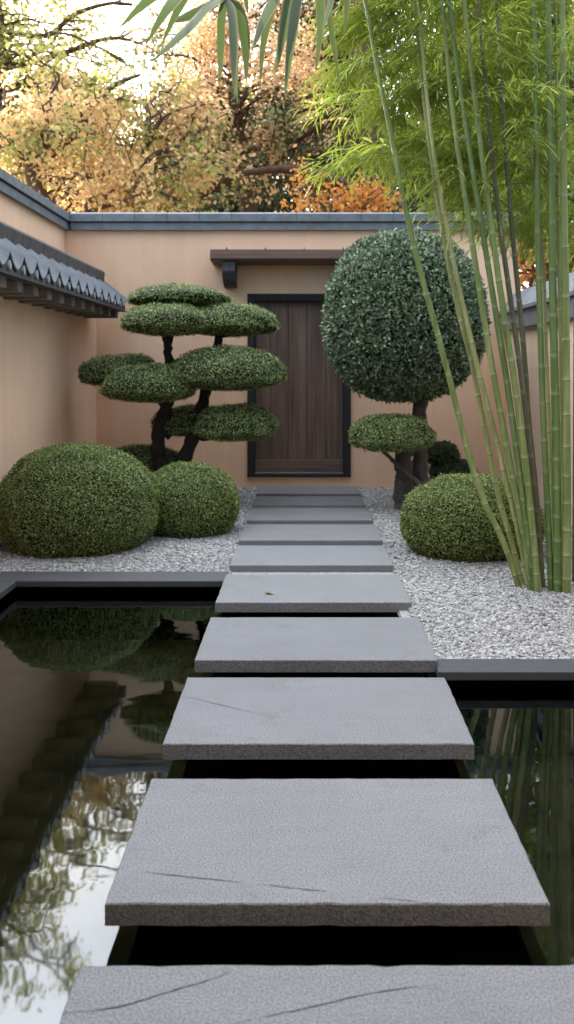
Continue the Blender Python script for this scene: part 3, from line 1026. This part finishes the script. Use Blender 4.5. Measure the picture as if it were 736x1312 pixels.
cane_label = ['green bamboo cane leaning furthest left across the ball tree',
              'yellowish bamboo cane just right of the furthest leaning one',
              'thin yellow bamboo cane, third of the leaning canes from the left',
              'green bamboo cane, fourth of the leaning canes from the left',
              'deep green bamboo cane, fifth of the leaning canes from the left',
              'thick green bamboo cane, sixth of the leaning canes from the left',
              'purplish bamboo cane, rightmost of the steeply leaning canes',
              'purplish slightly leaning bamboo cane just left of the upright ones',
              'deep green upright bamboo cane, leftmost of the upright canes',
              'thin yellow bamboo cane standing behind the leftmost upright cane',
              'thick deep green upright bamboo cane, left of the two thickest',
              'thick mid green upright bamboo cane, right of the two thickest',
              'thin yellow upright bamboo cane between the two thickest from behind',
              'purplish bamboo cane at the right edge of the photo']


def bamboo_leaf_spray(mb, p0, direction, length, nleaf, leaf, spread=0.55):
    """a drooping twig with narrow leaves on both sides"""
    d = np.array(direction, dtype=float)
    d /= np.linalg.norm(d)
    t = np.linspace(0.15, 1, nleaf)
    pts = p0[None] + d[None] * length * t[:, None] + np.array([0, 0, -1.0]) * (length * 0.35 * t ** 2)[:, None]
    tang = d[None] + np.array([0, 0, -0.7]) * t[:, None]
    sd = np.cross(d, [0, 0, 1.0])
    sd /= np.linalg.norm(sd) + 1e-6
    sgn = np.where(np.arange(nleaf) % 2 == 0, 1.0, -1.0)[:, None]
    D = tang * 0.8 + sd[None] * sgn * spread + unit(nleaf) * 0.38
    L = leaf * rng.uniform(0.65, 1.25, nleaf)
    add_blades(mb, pts, D, L, L * rng.uniform(0.033, 0.055, nleaf), rng.uniform(0.1, 0.7, nleaf), 0)
    return pts


for i, (px, Y, r, mi, leafy) in enumerate(culms):
    pts = [at(x, y, Y + 0.02 * k) for k, (x, y) in enumerate(px)]
    base = pts[0].copy()
    pts[0].z = GZ - 0.03
    # continue above the picture, bending over under its own weight
    last, prev = pts[-1], pts[-2]
    dv = (last - prev).normalized()
    q = last.copy()
    for k in range(4):
        dv = (dv + Vector((-0.05 if i < 8 else 0.04, 0.10, -0.08))).normalized()
        q = q + dv * 0.42
        pts.append(q.copy())
    P = smooth_path(pts, 24)
    seg = np.linalg.norm(np.diff(P, axis=0), axis=1)
    s = np.concatenate([[0], np.cumsum(seg)])
    tot = s[-1]
    nodes, x, step = [], 0.05 + random.uniform(0, 0.1), 0.125 + random.uniform(-.01, .02)
    while x < tot - 0.1:
        nodes.append(x)
        x += step * random.uniform(0.93, 1.07)
        step = min(step * 1.09, 0.30)
    ss, rr, mm = [0.0], [1.0], []
    for nd in nodes:
        for off, sc in ((-0.011, 1.0), (-0.004, 1.03), (0.0, 1.09), (0.003, 1.07), (0.006, 0.96), (0.03, 0.97)):
            v = nd + off
            if v > ss[-1] + 0.001:
                mm.append({-0.004: 0, 0.0: 1, 0.003: 2, 0.006: 0}.get(off, 0))
                ss.append(v)
                rr.append(sc)
    ss.append(tot)
    rr.append(0.95)
    mm.append(0)
    ss, rr = np.array(ss), np.array(rr)
    C = np.stack([np.interp(ss, s, P[:, k]) for k in range(3)], 1)
    taper = np.interp(ss, [0, tot * 0.35, tot], [1.0, 0.92, 0.30])
    root = empty('bamboo_cane', (P[0][0], P[0][1], GZ), cane_label[i], 'bamboo', 'bamboo canes in the clump on the right')
    cb = MB()
    cb.tube(C, r * rr * taper, 12, 0, True, mm)
    lb = MB()
    for nd in nodes:
        z = np.interp(nd, s, P[:, 2])
        if z < ((2.34 if i < 3 else 2.36) + 0.2 * random.random() if i < 6 else 1.98 + 0.3 * random.random()):
            continue
        p0 = np.array([np.interp(nd, s, P[:, k]) for k in range(3)])
        for k in range(2 if leafy < 1 else 3):
            a = random.gauss(0.62 * math.pi, 0.5)             # mostly away from the court and to the left
            if random.random() < 0.25:
                a = random.uniform(0, 2 * math.pi)
            ln = random.uniform(0.35, 0.85) * (0.9 if z < 2.8 else 1.15)
            el = random.uniform(0.25, 0.95)
            d = np.array([math.cos(a) * math.cos(el), math.sin(a) * math.cos(el), math.sin(el)])
            t = np.linspace(0, 1, 6)
            br = p0[None] + d[None] * ln * t[:, None] + np.array([0, 0, -1.0]) * (ln * 0.42 * t ** 2)[:, None]
            cb.tube(br, np.linspace(r * 0.13, 0.0012, 6), 4, 0, False)
            for tt in np.linspace(0.2, 1.0, int(10 + leafy * 9)):
                pp = np.array([np.interp(tt, t, br[:, q]) for q in range(3)])
                a2 = a + random.gauss(0, 0.8)
                dd = np.array([math.cos(a2), math.sin(a2), random.uniform(-0.35, 0.6)])
                bamboo_leaf_spray(lb, pp, dd, random.uniform(0.10, 0.24), random.randint(6, 9), 0.108)
    cb.build('culm', [CULMS[mi], M['node_ring'], M['node_dark']], root)
    if i == 0:
        # two bright sprays reaching out to the left over the door
        for (ax, ay, bx2, by2, Y2, n, lf_) in ((505, 120, 432, 118, 5.0, 15, 0.16), (512, 190, 442, 186, 5.0, 18, 0.18), (500, 60, 450, 85, 5.2, 14, 0.15),
                                               (520, 235, 475, 215, 5.2, 12, 0.13), (560, 40, 470, 30, 5.4, 16, 0.15), (525, 262, 500, 248, 5.1, 7, 0.12)):
            a_, b2 = np.array(at(ax, ay, Y2 + 0.15)), np.array(at(bx2, by2, Y2))
            ln = np.linalg.norm(b2 - a_)
            dd = (b2 - a_) / ln + np.array([0, 0, 0.3])
            pts_ = bamboo_leaf_spray(lb, a_, dd, ln, n, lf_, 0.75)
    if lb.n:
        lb.build('foliage', M['bamboo_leaf'], root)


# ------------------------------------------------------------------ trees beyond the walls
def tree(name, label, base, trunk, clumps, leaf_mat, bark_mat, leaf, per, r0, seed, cat='tree', limbs=(), group='trees beyond the back wall', wfac=0.36, second=None, share=0.3):
    r = np.random.default_rng(seed)
    root = empty(name, base, label, cat, group)
    tb, cb = MB(), MB()
    nodes = []                               # (point, radius)
    def run(pts, ra, rb, sides):
        P = smooth_path(pts, 6)
        rad = np.linspace(ra, rb, len(P))
        tb.tube(P, rad, sides, 0)
        for p_, q_ in zip(P[2:], rad[2:]):
            nodes.append((p_, q_))
    run(trunk, r0, r0 * 0.35, 9)
    for lp, la, lb_ in limbs:
        run(lp, la, lb_, 8)
    t0 = np.array(trunk[0])
    order = sorted(clumps, key=lambda c: min(np.linalg.norm(np.array(c[0]) - n_[0]) for n_ in nodes))
    for (c, cr) in order:
        c = np.array(c)
        best = min(nodes, key=lambda n_: np.linalg.norm(c - n_[0]) + 0.7 * max(0, n_[0][2] - c[2]) + 0.15 / (n_[1] + 0.02))
        p0, pr = best
        ln = np.linalg.norm(c - p0)
        mid = [p0 + (c - p0) * t + r.normal(0, 0.07 * ln, 3) + np.array([0, 0, 0.10 * ln * math.sin(math.pi * t)]) for t in (0.3, 0.6)]
        ra = min(pr * 0.7, 0.014 + 0.016 * ln)
        run([p0, mid[0], mid[1], c], ra, max(0.010, ra * 0.3), 6)
        for k in range(3):
            e = c + r.normal(0, cr * 0.6, 3)
            tb.tube([c - (c - mid[1]) * 0.3, (c + e) / 2 + r.normal(0, cr * .1, 3), e], [0.018, 0.012, 0.006], 4, 0, False)
    n_tot = 0
    for (c, cr) in clumps:
        n = int(per * (cr / 0.7) ** 2)
        # leaves sit in little sprays inside the clump
        ns = max(6, n // 12)
        sc = np.array(c)[None] + unit(ns) * (cr * r.uniform(0.25, 1.0, (ns, 1)) ** 0.6) * np.array([1, 1, 0.75])
        P = np.repeat(sc, 12, axis=0) + r.normal(0, leaf * 1.3, (ns * 12, 3))
        add_leaves(cb, P, unit(len(P)) + np.array([0, 0, -0.3]), leaf * r.uniform(0.7, 1.3, len(P)), leaf * wfac * r.uniform(0.8, 1.2, len(P)), 1 if (second and r.uniform() < share) else 0)
    tb.build('trunk', bark_mat, root)
    cb.build('crown', [leaf_mat, second] if second else leaf_mat, root)
    return root


def clumps_px(spec, seed):
    """spec: (x, y, Y, count, spread_x, spread_y, spread_depth, clump radius)"""
    r = np.random.default_rng(seed)
    out = []
    for (x, y, Y, n, sx, sy, sd, cr) in spec:
        for k in range(n):
            a, q = r.uniform(0, 6.283), math.sqrt(r.uniform())
            yy = Y + r.uniform(-sd, sd)
            c = at(x + sx * q * math.cos(a), y + sy * q * math.sin(a), Y)
            out.append(((c.x * yy / Y, yy, max(0.8, c.z)), cr * r.uniform(0.75, 1.25)))
    return out


# golden tree on the left
tree('golden_tree', 'golden leaved tree with dark crooked limbs rising beyond the left corner', (-4.6, 15.0, 0),
     [(-4.6, 15.0, -0.1), (-4.5, 15.0, 1.8), (-4.3, 15.1, 3.4), tuple(at(40, 210, 15.1)), tuple(at(95, 165, 15.2))],
     clumps_px([(70, 235, 15, 20, 110, 45, 1.4, 0.55), (60, 165, 15.3, 18, 90, 40, 1.5, 0.5), (215, 175, 15.5, 14, 60, 50, 1.3, 0.5), (215, 245, 15, 12, 70, 30, 1.3, 0.5), (40, 100, 15.5, 6, 60, 25, 1.3, 0.4)], 3),
     M['gold_leaf'], M['bark_brown'], 0.098, 330, 0.24, 101, second=M['olive_leaf'], share=0.3,
     limbs=[([at(40, 215, 15.1), at(85, 178, 15.1), at(110, 150, 15.1), at(142, 112, 15.2), at(180, 95, 15.2)], 0.13, 0.03),
            ([at(60, 230, 15.1), at(105, 228, 15.0), at(160, 222, 15.0), at(205, 195, 15.0), at(232, 188, 15.0)], 0.10, 0.04),
            ([at(180, 215, 15), at(189, 175, 15.0), at(188, 135, 15.1), at(165, 130, 15.1)], 0.07, 0.03)])
# olive / thinning tree further left and higher
tree('olive_tree', 'tall olive green tree with thinning crown against the sky, far left', (-7.4, 18.5, 0),
     [(-7.4, 18.5, -0.1), (-7.2, 18.5, 2.5), (-7.0, 18.4, 5.0), tuple(at(0, 60, 18.4)), tuple(at(-20, -60, 18.4))],
     clumps_px([(20, 20, 18.5, 16, 60, 55, 1.5, 0.6), (10, 110, 18.5, 12, 60, 50, 1.5, 0.55), (110, 135, 18.6, 12, 55, 40, 1.2, 0.5), (-30, -80, 18.5, 10, 70, 80, 1.5, 0.65), (40, -60, 18.5, 4, 50, 50, 1.5, 0.45), (70, -110, 18.5, 7, 50, 70, 1.0, 0.33), (190, 60, 18.8, 14, 90, 60, 1.0, 0.30), (110, 60, 18.8, 8, 40, 60, 1.0, 0.36), (-60, -180, 18.5, 4, 40, 40, 1.0, 0.4)], 5),
     M['olive_leaf'], M['bark_brown'], 0.105, 300, 0.28, 102,
     limbs=[([at(-20, 60, 18.4), at(20, 68, 18.0), at(50, 82, 17.8), at(75, 98, 17.8)], 0.07, 0.03),
            ([at(5, 40, 18.4), at(60, 45, 18), at(95, 18, 17.8), at(140, 4, 17.8), at(170, 5, 17.8)], 0.07, 0.03)])
# peach coloured tree in the middle
tree('peach_leaved_tree', 'peach coloured autumn tree beyond the middle of the back wall', (-1.2, 17.0, 0),
     [(-1.2, 17.0, -0.1), (-1.1, 17.0, 2.0), (-1.0, 17.1, 3.6), tuple(at(310, 215, 17.1)), tuple(at(300, 120, 17.2)), tuple(at(300, 30, 17.2))],
     clumps_px([(300, 170, 16.5, 26, 90, 70, 1.5, 0.5), (300, 70, 17, 24, 110, 60, 1.5, 0.55), (240, 120, 17, 10, 60, 60, 1.3, 0.5), (300, -40, 17, 10, 110, 50, 1.5, 0.6), (390, 150, 17, 9, 40, 70, 1, 0.45)], 7),
     M['peach_leaf'], M['bark_brown'], 0.098, 310, 0.26, 103, second=M['sage_leaf'], share=0.27)
# big old tree with the arching limb
tree('old_cedar', 'big dark evergreen with reddish trunk and long arching limb beyond the wall', (1.32, 15.3, 0),
     [(1.32, 15.3, -0.1), (1.32, 15.3, 2.0), (1.3, 15.3, 4.0), tuple(at(480, 190, 15.3)), tuple(at(472, 100, 15.35)), tuple(at(468, -20, 15.4)), tuple(at(460, -140, 15.4))],
     clumps_px([(420, 130, 18.0, 16, 60, 70, 0.8, 0.5), (245, 175, 16.0, 5, 22, 25, 0.4, 0.4), (360, 165, 16.0, 6, 30, 30, 0.4, 0.4), (440, 20, 18.6, 16, 90, 60, 0.8, 0.65), (330, 225, 18.4, 10, 90, 25, 0.6, 0.5), (430, -80, 18.4, 14, 120, 60, 1.0, 0.8), (430, 200, 18.8, 8, 60, 30, 0.6, 0.55)], 9),
     M['evergreen_leaf'], M['bark_red'], 0.10, 420, 0.40, 104,
     limbs=[([at(482, 262, 15.2), at(455, 243, 14.9), at(420, 228, 14.8), at(385, 218, 14.8), at(350, 217, 14.8), at(310, 222, 14.8)], 0.14, 0.05),
            ([at(300, 225, 14.8), at(275, 240, 14.8), at(250, 252, 14.8), at(215, 256, 14.8)], 0.10, 0.04),
            ([at(478, 150, 15.3), at(430, 145, 15.3), at(390, 160, 15.3)], 0.10, 0.04)])
# orange maples
tree('orange_maple', 'low orange maple glowing just above the back wall left of the cedar trunk', (0.35, 14.2, 0),
     [(0.35, 14.2, -0.1), (0.4, 14.2, 1.5), (0.45, 14.2, 2.8), tuple(at(425, 262, 14.2))],
     clumps_px([(420, 258, 14.2, 14, 75, 26, 0.8, 0.36), (470, 262, 14.4, 5, 30, 15, 0.6, 0.3)], 11),
     M['orange_leaf'], M['bark_brown'], 0.085, 330, 0.12, 105)
tree('orange_maple', 'small orange maple showing above the right wall between the canes', (3.4, 11.8, 0),
     [(3.4, 11.8, -0.1), (3.4, 11.8, 0.9), (3.4, 11.8, 1.8), tuple(at(690, 350, 11.8))],
     clumps_px([(672, 358, 11.8, 20, 55, 34, 0.7, 0.36), (740, 330, 11.9, 8, 40, 30, 0.7, 0.36)], 13), M['orange_leaf'], M['bark_brown'], 0.075, 330, 0.10, 106)
# green tree behind the bamboo
tree('leafy_tree', 'leafy mid green tree beyond the right wall behind the bamboo', (4.6, 12.5, 0),
     [(4.6, 12.5, -0.1), (4.5, 12.5, 2), (4.4, 12.5, 4), tuple(at(730, 60, 12.5)), tuple(at(720, -60, 12.5))],
     clumps_px([(690, 230, 12.5, 24, 100, 90, 1.2, 0.5), (680, 90, 12.5, 24, 130, 100, 1.2, 0.55), (580, 120, 12.8, 22, 70, 120, 0.8, 0.5), (660, -40, 12.5, 16, 150, 60, 1.2, 0.6), (790, 230, 12, 10, 60, 90, 1.2, 0.6), (690, 310, 12.4, 16, 70, 26, 0.8, 0.4), (760, 330, 12.0, 8, 50, 30, 0.8, 0.4)], 15),
     M['green_leaf'], M['bark_brown'], 0.10, 400, 0.2, 107)
tree('pale_tree', 'broad pale green tree far behind the golden and peach trees', (-3.4, 26.0, 0),
     [(-3.4, 26, -0.1), (-3.4, 26, 3), tuple(at(240, 200, 26)), tuple(at(240, 140, 26))],
     clumps_px([(120, 220, 26, 34, 190, 60, 1.5, 0.95), (350, 200, 26, 34, 140, 90, 1.5, 0.95), (60, 150, 26, 12, 100, 50, 1.5, 0.8)], 31),
     M['sage_leaf'], M['bark_brown'], 0.16, 300, 0.4, 131, second=M['olive_leaf'], share=0.4)
# dark evergreens further back
for k, (x, Y, hgt, lab, sd) in enumerate(((270, 23.5, 100, 'dark evergreen standing far back behind the peach tree', 21),
                                        (90, 24.5, 70, 'dark evergreen standing far back behind the golden tree', 22),
                                        (470, 24.0, 320, 'tallest dark evergreen standing far back behind the cedar', 23),
                                        (640, 22.0, 260, 'dark evergreen standing far back behind the bamboo', 24))):
    X = (x - VX) * Y / FOC
    top = 270 - hgt
    tree('evergreen_tree', lab, (X, Y, 0), [(X, Y, -0.1), (X, Y, 2), tuple(at(x, 240, Y)), tuple(at(x + 5, (240 + top) / 2, Y)), tuple(at(x, top, Y))],
         clumps_px([(x, 245, Y, 16, 110, 45, 1.0, 0.8), (x, 268, Y, 14, 130, 14, 1.0, 0.6), (x, 200, Y, 12, 85, 50, 1.0, 0.75), (x, top + hgt * 0.4, Y, 12, 60, hgt * 0.4, 1.0, 0.7)], sd),
         M['evergreen_leaf'], M['bark_brown'], 0.15, 330, 0.3, 110 + k)

# tiny pink blossom at the wall top
bl = empty('pink_flower', tuple(at(512, 258, 9.9)), 'small pink flower showing above the back wall beside the bamboo', 'flower')
b_ = MB()
cc = np.array(at(514, 256, 9.95))
P = cc[None] + rng.normal(0, 0.016, (60, 3))
add_leaves(b_, P, unit(60) + np.array([0, 0, .5]), 0.055 * np.ones(60), 0.016 * np.ones(60))
b_.build('petals', M['pink'], bl)
b_ = MB()
b_.tube([(cc[0] + 0.02, 10.05, -0.08), (cc[0] + 0.05, 10.0, 1.5), tuple(cc)], [0.02, 0.015, 0.006], 6)
b_.build('stem', M['bark_brown'], bl)

# ------------------------------------------------------------------ palm leaves hanging in from above
pl = empty('palm_plant', (-2.12, 2.7, GZ), 'palm with long strap leaves hanging in at the top of the photo', 'palm')
b_ = MB()
hub1, hub2 = at(288, -4, 3.0), at(395, -45, 3.05)
limb(b_, [(-2.12, 2.7, GZ), (-2.15, 2.75, 1.2), (-2.05, 2.8, 2.4), (-1.5, 2.9, 3.15), (-0.8, 2.98, 3.1), tuple(at(300, -70, 3.02)), tuple(hub1)], 0.045, 0.012, 9)
limb(b_, [(-0.8, 2.98, 3.1), (-0.3, 3.03, 3.0), tuple(hub2)], 0.02, 0.01, 7)
b_.build('stem', M['bark_brown'], pl)


def strap(px, Y, w_, name='leaf'):
    pts = [np.array(at(x, y, Y + dy)) for (x, y, dy) in px]
    P = smooth_path(pts, 6)
    n = len(P)
    tg = np.gradient(P, axis=0)
    tg /= np.linalg.norm(tg, axis=1)[:, None]
    tw_ = random.uniform(-0.7, 0.7)
    view = np.array([math.sin(tw_), math.cos(tw_), 0.15])
    sd = np.cross(tg, view)
    sd /= np.linalg.norm(sd, axis=1)[:, None]
    nm = np.cross(sd, tg)
    t = np.linspace(0, 1, n)
    prof = w_ * np.clip(np.minimum(0.35 + t * 3.0, 1.0) * np.clip((1 - t) * 2.4, 0, 1) ** 0.75, 0.02, 1)
    rows = []
    for s_, e in ((-1.0, 0.25), (-0.8, 0.22), (0.0, 0.0), (0.8, 0.22), (1.0, 0.25)):
        rows.append(P + sd * (prof * s_)[:, None] + nm * (prof * e)[:, None])
    V = np.stack(rows, 1).reshape(-1, 3)
    F, mm = [], []
    for i in range(n - 1):
        for k in range(4):
            a = i * 5 + k
            F.append((a, a + 1, a + 6, a + 5))
            mm.append(1 if k in (0, 3) else 0)
    m_ = MB()
    m_.add(V, np.array(F), np.array(mm), True)
    m_.build(name, [M['palm'], M['palm_edge']], pl)


h1, h2 = (288, -4, 0), (395, -45, 0)
for px, w_ in (
        ([h1, (230, -28, 0), (190, 0, -.05), (152, 36, -.1)], 0.020), ([h1, (245, -18, 0), (215, 10, -.08), (186, 58, -.1)], 0.021),
        ([h1, (248, -15, .05), (226, 15, .05), (206, 60, .05)], 0.017), ([h1, (268, 5, -.05), (235, 40, -.12), (193, 80, -.15)], 0.024),
        ([h1, (262, 10, .1), (235, 22, .15), (215, 28, .2)], 0.018), ([h1, (284, 25, 0), (283, 65, 0), (282, 108, 0)], 0.015),
        ([h1, (297, 20, -.05), (299, 70, -.08), (301, 128, -.1)], 0.019), ([h1, (306, 15, 0), (314, 55, 0), (316, 106, 0)], 0.022),
        ([h1, (300, 20, .1), (303, 70, .12), (304, 134, .15)], 0.012),
        ([h2, (368, -25, 0), (340, 20, -.05), (322, 68, -.1)], 0.021), ([h2, (362, -20, .05), (340, 40, .05), (333, 112, .05)], 0.017),
        ([h2, (376, -20, 0), (364, 40, -.05), (352, 98, -.08)], 0.022), ([h2, (384, -15, -.05), (374, 50, -.1), (365, 126, -.12)], 0.021),
        ([h2, (408, -20, 0), (411, 30, 0), (405, 92, 0)], 0.017), ([h2, (415, -20, .05), (425, 40, .08), (437, 118, .1)], 0.013),
        ([h2, (432, -30, .05), (444, 0, .08), (441, 46, .1)], 0.015), ([h2, (420, -30, -.1), (424, 0, -.12), (412, 40, -.15)], 0.015),
        ([h2, (350, -40, .1), (316, -20, .15), (318, 20, .2)], 0.02)):
    strap(px, 3.0, w_)

# ------------------------------------------------------------------ light
SUN_EL, SUN_AZ = R(18.5), R(-30)
wd = bpy.data.worlds.new('World')
scene.world = wd
wd.use_nodes = True
nt = wd.node_tree
bg = nt.nodes['Background']
sky = nt.nodes.new('ShaderNodeTexSky')
sky.sky_type = 'NISHITA'
sky.sun_disc = False
sky.sun_elevation = SUN_EL
sky.sun_rotation = SUN_AZ
sky.air_density = 1.0
sky.dust_density = 2.0
tc = nt.nodes.new('ShaderNodeTexCoord')
mp = nt.nodes.new('ShaderNodeMapping')
mp.inputs['Scale'].default_value = (1, 1, 2.6)
nt.links.new(tc.outputs['Generated'], mp.inputs['Vector'])
cl = noise(nt, 2.6, 7, 0.6, mp.outputs['Vector'])
fac = ramp(nt, cl, [(0.36, (0.25, 0.25, 0.25)), (0.66, (0.9, 0.9, 0.9))])
# thin veil of cloud, brighter towards the low sun
bw_ = nt.nodes.new('ShaderNodeRGBToBW')
nt.links.new(sky.outputs[0], bw_.inputs[0])
dt = nt.nodes.new('ShaderNodeVectorMath')
dt.operation = 'DOT_PRODUCT'
nt.links.new(tc.outputs['Generated'], dt.inputs[0])
dt.inputs[1].default_value = (0.6 * math.sin(SUN_AZ), 0.6 * math.cos(SUN_AZ), 1.0)
gl_ = nt.nodes.new('ShaderNodeMapRange')
gl_.inputs['From Min'].default_value = 0.0
gl_.inputs['From Max'].default_value = 1.2
gl_.inputs['To Min'].default_value = 0.4
gl_.inputs['To Max'].default_value = 14.0
nt.links.new(dt.outputs['Value'], gl_.inputs['Value'])
cloudc = nt.nodes.new('ShaderNodeCombineColor')
for k_ in range(3):
    ml_ = nt.nodes.new('ShaderNodeMath')
    ml_.operation = 'MULTIPLY'
    ml_.inputs[1].default_value = (0.985, 1.0, 1.015)[k_]
    nt.links.new(gl_.outputs['Result'], ml_.inputs[0])
    nt.links.new(ml_.outputs[0], cloudc.inputs[k_])
colr = mixc(nt, fac, sky.outputs[0], cloudc.outputs[0])
nt.links.new(colr, bg.inputs['Color'])
bg.inputs['Strength'].default_value = 0.12

sl = bpy.data.lights.new('sun', 'SUN')
sl.energy = 3.8
sl.angle = R(0.6)
sl.color = (1.0, 0.86, 0.66)
so = bpy.data.objects.new('sun', sl)
COL.objects.link(so)
sv = Vector((math.sin(SUN_AZ) * math.cos(SUN_EL), math.cos(SUN_AZ) * math.cos(SUN_EL), math.sin(SUN_EL)))
so.rotation_euler = sv.to_track_quat('Z', 'Y').to_euler()
so.location = (-8, 10, 8)

# ------------------------------------------------------------------ camera
cd = bpy.data.cameras.new('camera')
cam = bpy.data.objects.new('camera', cd)
COL.objects.link(cam)
cam.location = (0, 0, CAM_H)
cam.rotation_euler = (R(90), 0, 0)
cd.sensor_fit = 'HORIZONTAL'
cd.sensor_width = 24.0
cd.lens = FOC / 736 * 24.0
cd.shift_x = -(VX - 368) / 736
cd.shift_y = -(656 - VY) / 736
cd.clip_start = 0.05
cd.clip_end = 2000
cd.dof.use_dof = True
cd.dof.focus_distance = 4.0
cd.dof.aperture_fstop = 4.0
scene.camera = cam

scene.render.engine = 'CYCLES'
scene.cycles.max_bounces = 7
scene.cycles.diffuse_bounces = 4
scene.cycles.glossy_bounces = 3
scene.cycles.transparent_max_bounces = 6
scene.cycles.transmission_bounces = 3
scene.cycles.caustics_reflective = False
scene.cycles.caustics_refractive = False
scene.cycles.use_denoising = True
scene.cycles.sample_clamp_indirect = 8
vs = scene.view_settings
vs.view_transform = 'Standard'
vs.look = 'None'
vs.exposure = 2.58
vs.gamma = 1.0
vs.use_curve_mapping = False
